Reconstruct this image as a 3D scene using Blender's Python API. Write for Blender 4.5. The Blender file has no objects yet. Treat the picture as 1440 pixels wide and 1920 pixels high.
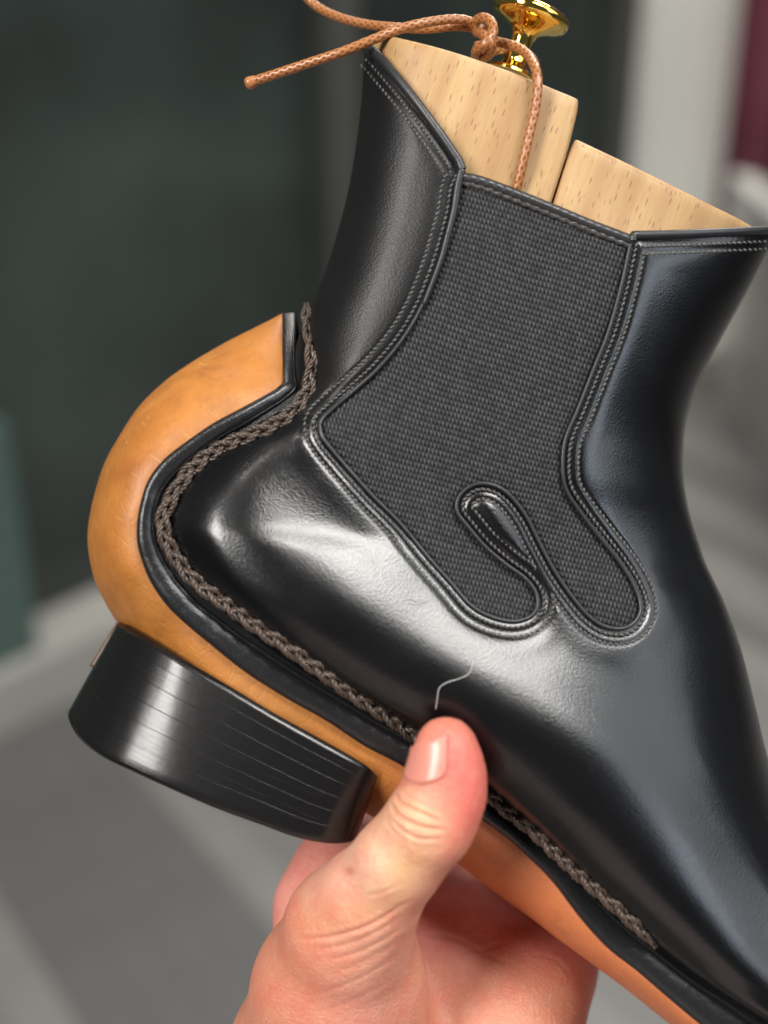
import bpy, math, random
import numpy as np
from mathutils import Vector, Matrix

random.seed(7); RNG = np.random.default_rng(7)
scene = bpy.context.scene
C = scene.collection

# ------------------------------------------------------------------ camera
S = 0.118          # millimetres on the boot's middle plane per photograph pixel
D = 300.0          # camera to boot's middle plane, mm
PITCH = math.radians(28)
CAM = Vector((0, 0, 1.30))
ROT = Matrix.Rotation(-PITCH, 3, 'X')
ROOT_LOC = CAM + ROT @ Vector((0, D / 1000, 0))
ROOT_ROT = (-PITCH, 0, 0)
def W(x, y, z):                     # boot frame in metres -> world
    return ROOT_LOC + ROT @ Vector((x, y, z))

cam_d = bpy.data.cameras.new('camera'); cam = bpy.data.objects.new('camera', cam_d); C.objects.link(cam)
cam.location = CAM; cam.rotation_euler = (math.pi / 2 - PITCH, 0, 0)
cam_d.sensor_fit = 'VERTICAL'; cam_d.sensor_height = 24; cam_d.sensor_width = 18
cam_d.lens = 24 * D / (1920 * S)
cam_d.clip_start = 0.01; cam_d.clip_end = 100
cam_d.dof.use_dof = True; cam_d.dof.focus_distance = (D - 17) / 1000
cam_d.dof.aperture_fstop = cam_d.lens / 7.5
scene.camera = cam

# ------------------------------------------------------------------ world and light
w = bpy.data.worlds.new('World'); scene.world = w; w.use_nodes = True
bg = w.node_tree.nodes['Background']
bg.inputs[0].default_value = (0.86, 0.93, 1.0, 1); bg.inputs[1].default_value = 0.12
scene.view_settings.view_transform = 'Standard'; scene.view_settings.look = 'None'
scene.view_settings.exposure = -0.55; scene.view_settings.gamma = 1.0
scene.render.engine = 'CYCLES'
scene.cycles.use_denoising = True
scene.cycles.max_bounces = 8

def area(name, loc, size, power, col, target=(0, 0, 0), shape='RECTANGLE'):
    l = bpy.data.lights.new(name, 'AREA'); l.shape = shape; l.size = size[0]
    if shape in ('RECTANGLE', 'ELLIPSE'): l.size_y = size[1]
    l.energy = power; l.color = col
    o = bpy.data.objects.new(name, l); C.objects.link(o)
    o.location = W(*loc); t = W(*target)
    o.rotation_euler = (t - o.location).to_track_quat('-Z', 'Y').to_euler()
    return o
area('ceiling_light', (0.60, -1.00, 1.02), (0.58, 0.54), 35, (1.0, 0.97, 0.93))
area('window_light', (1.55, -0.95, 0.75), (1.4, 1.4), 20, (0.90, 0.95, 1.0))
area('shop_light', (-0.78, -1.05, 0.36), (0.36, 0.8), 34, (1.0, 0.97, 0.93))
area('side_light', (1.30, -1.00, 0.02), (0.50, 0.30), 3.0, (0.72, 0.84, 1.0))
area('low_fill_light', (0.15, -0.75, -1.0), (1.6, 0.9), 5, (1.0, 0.80, 0.73))  # added fill from low in front, brightening the palm
for i, (x, y, z) in enumerate([(-0.35, -0.9, 1.3), (0.5, -1.3, 1.2), (0.05, 0.5, 1.4)]):
    area('spot_light', (x, y, z), (0.10, 0.10), 2.2, (1.0, 0.93, 0.82), shape='DISK')
for x, y in ((-0.9, 2.6), (1.3, 3.0)):            # lamps in the ceiling over the floor behind
    l = bpy.data.lights.new('far_ceiling_light', 'AREA'); l.size = 1.2; l.energy = 150; l.color = (1, .97, .92)
    o = bpy.data.objects.new('far_ceiling_light', l); C.objects.link(o); o.location = (x, y, 3.2)

# ------------------------------------------------------------------ helpers: geometry
def at(u, v, h):
    """photo position and height (mm, toward the viewer) -> boot frame, metres"""
    u = np.asarray(u, float); v = np.asarray(v, float); h = np.asarray(h, float)
    k = (D - h) / D * S
    return np.stack([(u - 720) * k, -h, (960 - v) * k], -1) / 1000.0
def back_px(p):
    p = np.asarray(p) * 1000; h = -p[..., 1]; k = (D - h) / D * S
    return p[..., 0] / k + 720, 960 - p[..., 2] / k, h

def cr(P, t):
    """uniform Catmull-Rom through rows of P at t in [0, n-1]"""
    P = np.asarray(P, float)
    if P.ndim == 1: P = P[:, None]; flat = True
    else: flat = False
    n = len(P); t = np.clip(np.asarray(t, float), 0, n - 1 - 1e-9)
    i = np.floor(t).astype(int); f = (t - i)[:, None]
    g = lambda k: P[np.clip(k, 0, n - 1)]
    p0, p1, p2, p3 = g(i - 1), g(i), g(i + 1), g(i + 2)
    p0 = np.where((i == 0)[:, None], 2 * p1 - p2, p0)
    p3 = np.where((i == n - 2)[:, None], 2 * p2 - p1, p3)
    r = 0.5 * (2 * p1 + (p2 - p0) * f + (2 * p0 - 5 * p1 + 4 * p2 - p3) * f ** 2 + (3 * p1 - p0 - 3 * p2 + p3) * f ** 3)
    return r[:, 0] if flat else r
def curve(P, step):
    """even resampling of a smooth curve through P (first two columns pixels or mm)"""
    P = np.asarray(P, float)
    d = cr(P, np.linspace(0, len(P) - 1, len(P) * 40))
    L = np.r_[0, np.cumsum(np.linalg.norm(np.diff(d[:, :2], axis=0), axis=1))]
    n = max(3, int(round(L[-1] / step)) + 1); q = np.linspace(0, L[-1], n)
    return np.stack([np.interp(q, L, d[:, k]) for k in range(d.shape[1])], -1)

def mesh(name, V, F, mat=None, parent=None, smooth=True):
    V = np.asarray(V, np.float32); me = bpy.data.meshes.new(name)
    me.vertices.add(len(V)); me.vertices.foreach_set('co', V.ravel())
    if isinstance(F, np.ndarray): loops = F.ravel(); tot = np.full(len(F), F.shape[1])
    else:
        tot = np.array([len(f) for f in F]); loops = np.concatenate([np.asarray(f) for f in F])
    me.loops.add(len(loops)); me.polygons.add(len(tot))
    me.loops.foreach_set('vertex_index', loops.astype(np.int32))
    me.polygons.foreach_set('loop_start', np.r_[0, np.cumsum(tot)[:-1]].astype(np.int32))
    me.polygons.foreach_set('use_smooth', np.full(len(tot), smooth))
    me.update(calc_edges=True); me.validate()
    o = bpy.data.objects.new(name, me); C.objects.link(o)
    if mat: me.materials.append(mat)
    if parent: o.parent = parent
    return o
def grid_faces(nr, nc, off=0, flip=False, wrap=False):
    r = np.arange(nr - 1)[:, None]; c = np.arange(nc if wrap else nc - 1)[None, :]
    c2 = (c + 1) % nc
    q = np.stack([r * nc + c, r * nc + c2, (r + 1) * nc + c2, (r + 1) * nc + c], -1).reshape(-1, 4) + off
    return q[:, ::-1] if flip else q
class MB:
    def __init__(self): self.V = []; self.F = []; self.n = 0
    def add(self, V, F):
        V = np.asarray(V).reshape(-1, 3); self.V.append(V); self.F.append(np.asarray(F) + self.n); self.n += len(V)
    def build(self, name, mat, parent=None, smooth=True):
        if len({f.shape[1] for f in self.F}) == 1: F = np.concatenate(self.F)
        else: F = [list(x) for f in self.F for x in f]
        return mesh(name, np.concatenate(self.V), F, mat, parent, smooth)
def frames(P):
    """tangent, and two normals carried along P (n,3)"""
    T = np.gradient(P, axis=0); T /= np.linalg.norm(T, axis=1)[:, None] + 1e-12
    N = np.zeros_like(T); a = np.array([0, -1.0, 0])
    for i in range(len(P)):
        a = a - T[i] * a.dot(T[i]); a /= np.linalg.norm(a) + 1e-12; N[i] = a
    return T, N, np.cross(T, N)
def tube(P, r, sides=8, caps=True, ripple=None):
    P = np.asarray(P); T, N, B = frames(P); n = len(P)
    r = np.broadcast_to(np.asarray(r, float), (n,)) if np.ndim(r) < 2 else r
    a = np.linspace(0, 2 * math.pi, sides, endpoint=False)
    R = r[:, None] * np.ones((1, sides))
    if ripple is not None: R = R * ripple(np.arange(n)[:, None], a[None, :])
    V = P[:, None] + R[..., None] * (np.cos(a)[None, :, None] * N[:, None] + np.sin(a)[None, :, None] * B[:, None])
    V = V.reshape(-1, 3); F = grid_faces(n, sides, wrap=True)
    if caps:
        V = np.vstack([V, P[0] - T[0] * R[0].mean() * .5, P[-1] + T[-1] * R[-1].mean() * .5]); k = n * sides
        i = np.arange(sides); j = (i + 1) % sides
        F = np.vstack([F, np.stack([j, i, np.full(sides, k), np.full(sides, k)], -1),
                       np.stack([(n - 1) * sides + i, (n - 1) * sides + j, np.full(sides, k + 1), np.full(sides, k + 1)], -1)])
    return V, F
def degen(F):
    """quads with a repeated last index -> list of tris/quads"""
    return [list(f[:3]) if f[2] == f[3] else list(f) for f in F]
def tube_obj(name, P, r, mat, parent=None, sides=8, ripple=None):
    V, F = tube(P, r, sides, True, ripple); return mesh(name, V, degen(F), mat, parent)
def lathe(prof, sides=48):
    """prof (n,2): radius, height -> verts, faces around +Z"""
    prof = np.asarray(prof, float); a = np.linspace(0, 2 * math.pi, sides, endpoint=False)
    V = np.stack([prof[:, 0, None] * np.cos(a), prof[:, 0, None] * np.sin(a), prof[:, 1, None] * np.ones(sides)], -1)
    return V.reshape(-1, 3), grid_faces(len(prof), sides, wrap=True)

def poly_sd(poly, U, Vv, closed=True):
    """signed distance (negative inside) and nearest point, in pixels"""
    poly = np.asarray(poly, float); P = np.stack([U.ravel(), Vv.ravel()], -1)
    a = poly if closed else poly[:-1]; b = np.roll(poly, -1, 0) if closed else poly[1:]
    best = np.full(len(P), 1e18); near = np.zeros_like(P); ins = np.zeros(len(P), bool)
    for p, q in zip(a, b):
        d = q - p; t = np.clip(((P - p) @ d) / (d @ d + 1e-12), 0, 1); c = p + t[:, None] * d
        dd = ((P - c) ** 2).sum(1); m = dd < best; best[m] = dd[m]; near[m] = c[m]
        if closed:
            y = P[:, 1]; cond = (p[1] > y) != (q[1] > y)
            x = (q[0] - p[0]) * (y - p[1]) / (q[1] - p[1] + 1e-12) + p[0]
            ins ^= cond & (P[:, 0] < x)
    sd = np.sqrt(best); sd[ins] *= -1
    return sd.reshape(U.shape), near.reshape(U.shape + (2,))
def smooth01(x, a, b):
    t = np.clip((x - a) / (b - a), 0, 1); return t * t * (3 - 2 * t)

def empty(name, label, cat, loc=None, rot=None, group=None):
    o = bpy.data.objects.new(name, None); C.objects.link(o); o.empty_display_size = 0.02
    o.location = ROOT_LOC if loc is None else loc; o.rotation_euler = ROOT_ROT if rot is None else rot
    o['label'] = label; o['category'] = cat
    if group: o['group'] = group
    return o
def tag(o, label, cat, group=None):
    o['label'] = label; o['category'] = cat
    if group: o['group'] = group
    return o
def in_root(o): o.location = ROOT_LOC; o.rotation_euler = ROOT_ROT; return o

# ------------------------------------------------------------------ helpers: materials
def srgb(r, g, b):
    f = lambda c: c / 12.92 if c <= 0.04045 else ((c + 0.055) / 1.055) ** 2.4
    return (f(r / 255), f(g / 255), f(b / 255), 1)
class M:
    def __init__(self, name, col=(0.5, 0.5, 0.5, 1), rough=0.5, **kw):
        self.m = bpy.data.materials.new(name); self.m.use_nodes = True
        self.t = self.m.node_tree; self.b = self.t.nodes['Principled BSDF']
        self.b.inputs['Base Color'].default_value = col; self.b.inputs['Roughness'].default_value = rough
        for k, v in kw.items(): self.b.inputs[k.replace('_', ' ')].default_value = v
        self.co = None; self.nrm = None
    def n(self, typ, **kw):
        x = self.t.nodes.new(typ)
        for k, v in kw.items():
            if k in x.inputs.keys(): x.inputs[k].default_value = v
            else: setattr(x, k, v)
        return x
    def l(self, a, b): self.t.links.new(a, b)
    def coord(self, scale=(1, 1, 1), rot=(0, 0, 0)):
        if self.co is None: self.co = self.n('ShaderNodeTexCoord').outputs['Object']
        mp = self.n('ShaderNodeMapping', vector_type='TEXTURE'); mp.inputs['Scale'].default_value = tuple(1 / k for k in scale); mp.inputs['Rotation'].default_value = rot
        self.l(self.co, mp.inputs['Vector']); return mp.outputs['Vector']
    def noise(self, scale, detail=3, rough=.55, vec=None):
        x = self.n('ShaderNodeTexNoise', Scale=scale, Detail=detail, Roughness=rough)
        self.l(vec if vec is not None else self.coord(), x.inputs['Vector']); return x.outputs['Fac']
    def voro(self, scale, vec=None, feature='F1', out='Distance'):
        x = self.n('ShaderNodeTexVoronoi', feature=feature, Scale=scale)
        self.l(vec if vec is not None else self.coord(), x.inputs['Vector']); return x.outputs[out]
    def ramp(self, fac, stops):
        x = self.n('ShaderNodeValToRGB'); e = x.color_ramp.elements
        while len(e) < len(stops): e.new(0.5)
        for k, (p, c) in enumerate(stops):
            e[k].position = p; e[k].color = c if len(c) == 4 else (*c, 1)
        self.l(fac, x.inputs['Fac']); return x.outputs['Color']
    def mix(self, fac, a, b, mode='MIX'):
        x = self.n('ShaderNodeMix', data_type='RGBA', blend_type=mode)
        for s, val in ((x.inputs[0], fac), (x.inputs[6], a), (x.inputs[7], b)):
            if hasattr(val, 'is_linked'): self.l(val, s)
            else: s.default_value = val
        return x.outputs[2]
    def math(self, op, a, b=0.0):
        x = self.n('ShaderNodeMath', operation=op)
        for s, val in ((x.inputs[0], a), (x.inputs[1], b)):
            if hasattr(val, 'is_linked'): self.l(val, s)
            else: s.default_value = val
        return x.outputs[0]
    def bump(self, height, strength, dist):
        x = self.n('ShaderNodeBump', Strength=strength, Distance=dist)
        self.l(height, x.inputs['Height'])
        if self.nrm is not None: self.l(self.nrm, x.inputs['Normal'])
        self.nrm = x.outputs['Normal']; self.l(self.nrm, self.b.inputs['Normal']); return self
    def color(self, s): self.l(s, self.b.inputs['Base Color']); return self
    def rough(self, s): self.l(s, self.b.inputs['Roughness']); return self
    def attr(self, name):
        x = self.n('ShaderNodeAttribute', attribute_name=name); return x.outputs['Color']

def mono(lo, hi): return [(lo, (0, 0, 0, 1)), (hi, (1, 1, 1, 1))]
def mat_leather(name, rough=0.30, grain=1.0, base=(0.0085, 0.0085, 0.0095, 1), coat=0.25, spec=.55):
    m = M(name, base, rough, Coat_Weight=coat, Coat_Roughness=0.15, Specular_IOR_Level=spec)
    g = m.voro(2300); n2 = m.noise(4200, 2, .5); n3 = m.noise(220, 4)
    m.bump(g, 0.20 * grain, 0.00014); m.bump(n2, 0.22 * grain, 0.00010); m.bump(n3, 0.06 * grain, 0.0003)
    r = m.n('ShaderNodeMapRange'); m.l(m.noise(60, 5, .65), r.inputs[0])
    r.inputs[1].default_value = .3; r.inputs[2].default_value = .7
    r.inputs[3].default_value = rough - .02; r.inputs[4].default_value = rough + .05
    m.rough(r.outputs[0])
    dust = m.ramp(m.noise(900, 6, .75), mono(.72, .80))
    m.color(m.mix(m.math('MULTIPLY', dust, .12), base, (0.12, 0.11, 0.10, 1)))
    return m.m
LEATHER = mat_leather('black_calf', rough=.245, base=(.0022, .0022, .0027, 1), coat=.22)
LEATHER_QUARTER = mat_leather('black_calf_matt', rough=0.40, grain=1.5, coat=0.03, spec=.33, base=(.0065, .0063, .0065, 1))
LEATHER_EDGE = mat_leather('black_leather_edge', rough=0.42, grain=0.8, base=(0.016, 0.016, 0.018, 1), coat=0.1)

def mat_welt(name, rough, lines_scale):
    m = M(name, (0.012, 0.012, 0.013, 1), rough, Coat_Weight=.15, Coat_Roughness=.22)
    m.bump(m.noise(700, 5, .7), .5, .0003)
    m.bump(m.noise(90, 3), .3, .0006)
    sc = m.ramp(m.noise(1500, 4, .7), mono(.62, .75))
    m.color(m.mix(m.math('MULTIPLY', sc, .2), (0.012, 0.012, 0.013, 1), (0.13, 0.13, 0.13, 1)))
    return m.m
WELT = mat_welt('waxed_welt', .27, 1)

def mat_heel():
    m = M('waxed_heel_stack', (0.005, 0.0047, 0.0047, 1), .27, Coat_Weight=.25, Coat_Roughness=.16, Specular_IOR_Level=.5)
    # fine streaks along the lifts
    v = m.coord((45, 45, 2400), (0, math.radians(24), 0))
    st = m.noise(1.0, 6, .7, v)
    m.bump(st, .3, .0002); m.bump(m.noise(260, 4), .12, .0004)
    sc = m.ramp(st, mono(.63, .72))
    m.color(m.mix(m.math('MULTIPLY', sc, .25), (0.005, 0.0047, 0.0047, 1), (0.11, 0.10, 0.095, 1)))
    return m.m
HEEL = mat_heel()

def mat_tan():
    m = M('tan_sole_leather', (0.5, 0.2, 0.05, 1), .50, Coat_Weight=.08, Coat_Roughness=.3)
    a = m.noise(55, 6, .6); b = m.noise(320, 6, .7); c = m.noise(28, 3, .5)
    col = m.ramp(a, [(.25, srgb(146, 88, 38)), (.5, srgb(173, 110, 47)), (.75, srgb(190, 128, 60))])
    col = m.mix(m.math('MULTIPLY', m.ramp(b, mono(.50, .80)), .40), col, srgb(140, 80, 32))
    col = m.mix(m.math('MULTIPLY', m.ramp(c, mono(.55, .72)), .5), col, srgb(150, 92, 40))
    scr = m.ramp(m.noise(1, 5, .6, m.coord((90, 90, 900), (0, math.radians(35), 0))), mono(.64, .72))
    col = m.mix(m.math('MULTIPLY', scr, .38), col, srgb(236, 180, 110))
    hand_bounce = m.attr('waist')
    sep = m.n('ShaderNodeSeparateColor'); m.l(hand_bounce, sep.inputs[0])
    col = m.mix(m.math('MULTIPLY', sep.outputs[0], .75), col, srgb(210, 122, 78))  # waist tinted redder to paint in light bounced off the hand
    smudge = m.ramp(m.noise(1, 6, .75, m.coord((60, 60, 95), (0, math.radians(-20), 0))), mono(.54, .82))
    col = m.mix(m.math('MULTIPLY', smudge, .45), col, srgb(96, 58, 26))
    col = m.mix(m.math('MULTIPLY', m.ramp(m.noise(48, 7, .72), mono(.50, .74)), .42), col, srgb(112, 70, 34))
    wr = m.n('ShaderNodeTexVoronoi', feature='DISTANCE_TO_EDGE', Scale=1.0); m.l(m.coord((420, 420, 190), (0, math.radians(15), 0)), wr.inputs['Vector'])
    wl = m.ramp(wr.outputs['Distance'], [(0, (0, 0, 0, 1)), (.07, (1, 1, 1, 1))])
    m.color(col); m.bump(b, .30, .0003); m.bump(wl, .22, .0002); m.bump(m.noise(1800, 4, .65), .35, .0002); m.bump(scr, .2, .0002)
    return m.m
TAN = mat_tan()

def mat_thread(name, col, hi):
    m = M(name, col, .30, Sheen_Weight=.05)
    n = m.noise(2500, 3); m.color(m.mix(m.ramp(n, mono(.35, .7)), col, hi)); m.bump(n, .4, .0001)
    return m.m
BRAID = mat_thread('brown_waxed_yarn', (0.020, 0.013, 0.009, 1), (0.12, 0.082, 0.060, 1))
STITCH = mat_thread('black_thread', (0.028, 0.027, 0.027, 1), (0.12, 0.115, 0.11, 1))

def mat_gore():
    m = M('elastic_webbing', (0.03, 0.03, 0.032, 1), .6, Specular_IOR_Level=.2)
    c = m.attr('thread'); sep = m.n('ShaderNodeSeparateColor'); m.l(c, sep.inputs[0])
    m.color(m.mix(sep.outputs[0], (0.0035, 0.0035, 0.0042, 1), (0.085, 0.085, 0.09, 1)))
    m.bump(m.noise(4000, 3), .4, .0001)
    return m.m
GORE = mat_gore()

def mat_wood(name, shift, ang):
    m = M(name, (.6, .4, .2, 1), .52)
    r = (0, math.radians(ang), 0)
    big = m.noise(1, 4, .55, m.coord((90, 60, 8), r))
    col = m.ramp(big, [(.3, srgb(158 + shift, 124, 80)), (.55, srgb(174, 141, 95)), (.75, srgb(188, 157, 111))])
    # growth-ring bands
    wv = m.n('ShaderNodeTexWave', Scale=1.0, Distortion=2.5, Detail=2); m.l(m.coord((42, 30, 1.5), r), wv.inputs['Vector'])
    col = m.mix(m.math('MULTIPLY', m.ramp(wv.outputs['Fac'], mono(.45, 1)), .50), col, srgb(156, 116, 76))
    fl = m.voro(1, m.coord((1350, 1000, 230), r)); fs = m.noise(1, 2, .5, m.coord((300, 200, 60), r))
    fleck = m.math('MULTIPLY', m.ramp(fl, [(.13, (1, 1, 1, 1)), (.25, (0, 0, 0, 1))]), m.ramp(fs, mono(.22, .36)))
    col = m.mix(m.math('MULTIPLY', fleck, .75), col, srgb(122, 76, 42))
    fine = m.noise(1, 4, .6, m.coord((2200, 1600, 160), r))
    col = m.mix(m.math('MULTIPLY', m.ramp(fine, mono(.45, .75)), .35), col, srgb(146, 100, 62))
    m.color(col); m.bump(fine, .2, .00015); m.bump(fleck, -.15, .0002)
    return m.m
WOOD = mat_wood('beech', 0, 20); WOOD2 = mat_wood('beech_front', -3, 20)

BRASS = M('polished_brass', (0.95, 0.66, 0.16, 1), .08, Metallic=1.0)
BRASS.bump(BRASS.noise(120, 3), .06, .0005); BRASS = BRASS.m
def mat_cord():
    m = M('waxed_cord', srgb(176, 104, 58), .36, Coat_Weight=.3, Coat_Roughness=.2)
    c = m.attr('thread'); sep = m.n('ShaderNodeSeparateColor'); m.l(c, sep.inputs[0])
    m.color(m.mix(sep.outputs[0], srgb(94, 54, 26), srgb(166, 108, 62))); m.bump(m.noise(3000, 3), .3, .0001)
    return m.m
CORD = mat_cord()

def mat_skin():
    m = M('skin', (0.8, 0.5, 0.38, 1), .42, Subsurface_Weight=.16, Subsurface_Scale=.004)
    m.b.inputs['Subsurface Radius'].default_value = (1.0, .35, .18)
    c = m.attr('skin'); a = m.noise(180, 5, .6); b = m.noise(650, 4, .6)
    c = m.mix(m.math('MULTIPLY', m.ramp(a, mono(.4, .68)), .42), c, srgb(206, 98, 84))
    c = m.mix(m.math('MULTIPLY', m.ramp(b, mono(.45, .75)), .16), c, srgb(232, 184, 156))
    m.color(c)
    cell = m.n('ShaderNodeTexVoronoi', feature='DISTANCE_TO_EDGE', Scale=1.0); m.l(m.coord((1100, 1100, 800), (0, math.radians(30), 0)), cell.inputs['Vector'])
    m.bump(m.ramp(cell.outputs['Distance'], mono(0, .18)), .35, .00022); m.bump(m.noise(1100, 5, .65), .6, .0003)
    m.bump(m.noise(1, 3, .6, m.coord((500, 500, 1500), (0, math.radians(25), 0))), .3, .0002)
    return m.m
SKIN = mat_skin()
NAIL = M('nail', srgb(208, 134, 118), .33, Coat_Weight=.12, Subsurface_Weight=.2, Subsurface_Scale=.002)
NAIL.bump(NAIL.noise(1, 2, .5, NAIL.coord((900, 900, 120), (0, math.radians(20), 0))), .1, .0002); NAIL = NAIL.m

# ------------------------------------------------------------------ the boot's upper: rows from the back edge to the front edge
ROWS = np.array([  # back/welt side u,v | front u,v | height at the back edge | flange width (fraction)
    (702, -90, 1560, 240, 0, 0), (683, 92, 1440, 470, 0, 0), (676, 200, 1396, 556, 0, 0), (655, 345, 1344, 650, 0, 0),
    (620, 480, 1308, 723, 0, 0), (588, 562, 1287, 790, 0, 0), (556, 645, 1281, 843, 11, .025), (552, 715, 1281, 890, 17.5, .030),
    (512, 755, 1287, 935, 21, .036), (404, 818, 1297, 978, 24.5, .036), (321, 886, 1310, 1018, 27, .036), (284, 958, 1323, 1056, 28, .036),
    (286, 1010, 1340, 1092, 28.5, .036), (328, 1092, 1360, 1134, 28.5, .036), (412, 1168, 1391, 1223, 28.5, .036),
    (532, 1253, 1417, 1327, 28.5, .034), (768, 1392, 1445, 1440, 26.5, .03), (925, 1520, 1490, 1560, 25.5, .03),
    (1068, 1658, 1560, 1680, 26, .03), (1230, 1796, 1680, 1830, 28, .03), (1420, 1918, 1830, 1980, 31, .03),
    (1700, 2080, 2000, 2140, 34, .03), (1980, 2250, 2160, 2290, 32, .03), (2180, 2375, 2232, 2392, 12, .03)], float)
SB = [0, .15, .3, .45, .6, .75, 1]
BASE = np.array([
    [27, 27, 27, 27, 27, 27, 27], [27, 27, 27, 27, 27, 27, 27], [27, 27.3, 27.6, 27.6, 27.4, 27, 27], [27, 27.4, 28, 28, 27.5, 27, 27],
    [27, 27.6, 28, 28, 27.5, 27, 27], [27, 27.6, 28, 28, 27.5, 27, 27], [27, 28, 28, 28, 27.5, 27, 27], [27, 28, 28, 28, 27.5, 27, 27],
    [28, 29, 28.5, 28, 27.7, 27, 27], [30, 30.6, 29.4, 28.2, 27.8, 27.5, 27], [31.5, 32.4, 31, 28.8, 28, 28, 27.5], [32.5, 34, 32.4, 29.6, 28.4, 28.3, 28],
    [32.5, 34.6, 33.6, 30.5, 28.5, 27, 23], [32.5, 35, 34.8, 31.8, 29, 27, 22], [32.2, 34.8, 35.2, 33.2, 30.2, 27.5, 21],
    [31.5, 33.6, 35, 34.8, 32.4, 28.5, 21], [30, 32, 34, 34.8, 33.4, 29.3, 21], [29, 31, 33.6, 34.7, 33, 29, 21],
    [30, 32.4, 34.6, 34.6, 32, 28, 21], [32.5, 36, 36.6, 35.4, 32.5, 28.5, 21], [35, 38.5, 38.5, 37, 34, 30, 22],
    [36, 40, 42, 42, 40, 36, 30], [34, 38, 40, 40, 38, 34, 28], [13, 15, 16, 16, 15, 13, 8]], float)
BASE[:17, 6] = [24, 24, 24.6, 25.2, 26, 26, 25.6, 25.2, 25, 25, 25, 25, 25, 25, 25, 24.8, 24.6]
BASE[:17, 5] = [24, 24, 25, 26.2, 27, 27.3, 27.3, 27.2, 27.1, 27.1, 27.2, 27.4, 27.6, 27.9, 28.5, 29.6, 30.4]
BASE[17:20, 6] = [24.6, 24.6, 25]; BASE[17:20, 5] = [30.4, 30.0, 30.6]
BASE[:6, 4] = [25.3, 25.3, 26, 27, 27.6, 27.6]
BASE[15, :3] = [30.5, 33.2, 35]; BASE[16, :5] = [27.2, 32.2, 35, 35.2, 33.6]; BASE[17, :5] = [26.4, 32, 35.4, 35.4, 33.3]; BASE[18, :5] = [27, 32.6, 35.9, 35.4, 32.6]; BASE[19, :4] = [29.5, 34.4, 36.8, 35.8]
NR = len(ROWS)
def hermite(xk, Y, x):
    xk = np.asarray(xk, float); m_ = np.gradient(Y, xk, axis=1); i = np.clip(np.searchsorted(xk, x, side='right') - 1, 0, len(xk) - 2)
    d = xk[i + 1] - xk[i]; f = (x - xk[i]) / d
    return ((2 * f ** 3 - 3 * f ** 2 + 1) * Y[:, i] + (f ** 3 - 2 * f ** 2 + f) * d * m_[:, i] + (3 * f ** 2 - 2 * f ** 3) * Y[:, i + 1] + (f ** 3 - f ** 2) * d * m_[:, i + 1])
def upper_surface(t, s):
    """t (n,), s (m,) -> u, v, h arrays (n,m)"""
    r = cr(ROWS, t); s = np.asarray(s)[None, :]
    u = r[:, 0:1] + (r[:, 2:3] - r[:, 0:1]) * s; v = r[:, 1:2] + (r[:, 3:4] - r[:, 1:2]) * s
    bt = cr(BASE, t)
    base = hermite(SB, bt, s[0])
    hL = np.maximum(r[:, 4:5], 0); fl = np.maximum(r[:, 5:6], 0)
    foot = smooth01(np.asarray(t), 5.0, 7.5)[:, None]
    tk = smooth01(np.asarray(t), 13.0, 16.0)[:, None]
    aL = .25 * (1 - foot) + .16 * foot - .09 * tk; q = .5 * (1 - foot) + .62 * foot
    x = np.clip((s - fl) / aL, 0, 1); pL = 3.0 * (1 - foot) + 2.0 * foot; q = (1 / 3.0) * (1 - foot) + .62 * foot; eL = (1 - (1 - x) ** pL) ** q
    ft = smooth01(np.asarray(t), 3.5, 15)[:, None]; aR = .42 * (1 - ft) + .27 * ft; y = np.clip((1 - s) / aR, 0, 1); eR = np.sqrt(1 - (1 - y) ** 2.1)
    h = (hL + (base - hL) * eL) * eR
    return u, v, h

HOLE_GORE = [(866, 335), (856, 356), (849, 399), (835, 452), (821, 498), (792, 572), (757, 633), (711, 689), (664, 732), (624, 766), (603, 787),
    (600, 803), (609, 826), (646, 871), (698, 929), (751, 982), (804, 1046), (846, 1093), (883, 1135), (920, 1156), (962, 1165), (994, 1156),
    (1008, 1135), (1004, 1109), (983, 1083), (946, 1056), (909, 1024), (878, 988), (858, 961), (859, 935), (878, 914), (904, 906), (936, 914),
    (962, 935), (989, 972), (1015, 1024), (1041, 1072), (1073, 1119), (1105, 1156), (1136, 1175), (1168, 1178), (1192, 1163), (1201, 1135),
    (1189, 1098), (1163, 1056), (1126, 1009), (1089, 961), (1062, 919), (1055, 877), (1060, 824), (1084, 766), (1113, 692), (1142, 618),
    (1165, 535), (1182, 457)]
GORE_EDGE = curve(HOLE_GORE, 5)
COLLAR_BACK = curve([(683, 88), (704, 100), (735, 135), (785, 197), (830, 258), (860, 302)], 6)
COLLAR_FRONT = curve([(1188, 441), (1240, 440), (1320, 437), (1445, 431), (1500, 428)], 6)
HOLE = np.vstack([[(600, -300), (640, 60), (670, 82)], COLLAR_BACK, GORE_EDGE, COLLAR_FRONT, [(1560, 426), (1700, -300)]])

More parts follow.
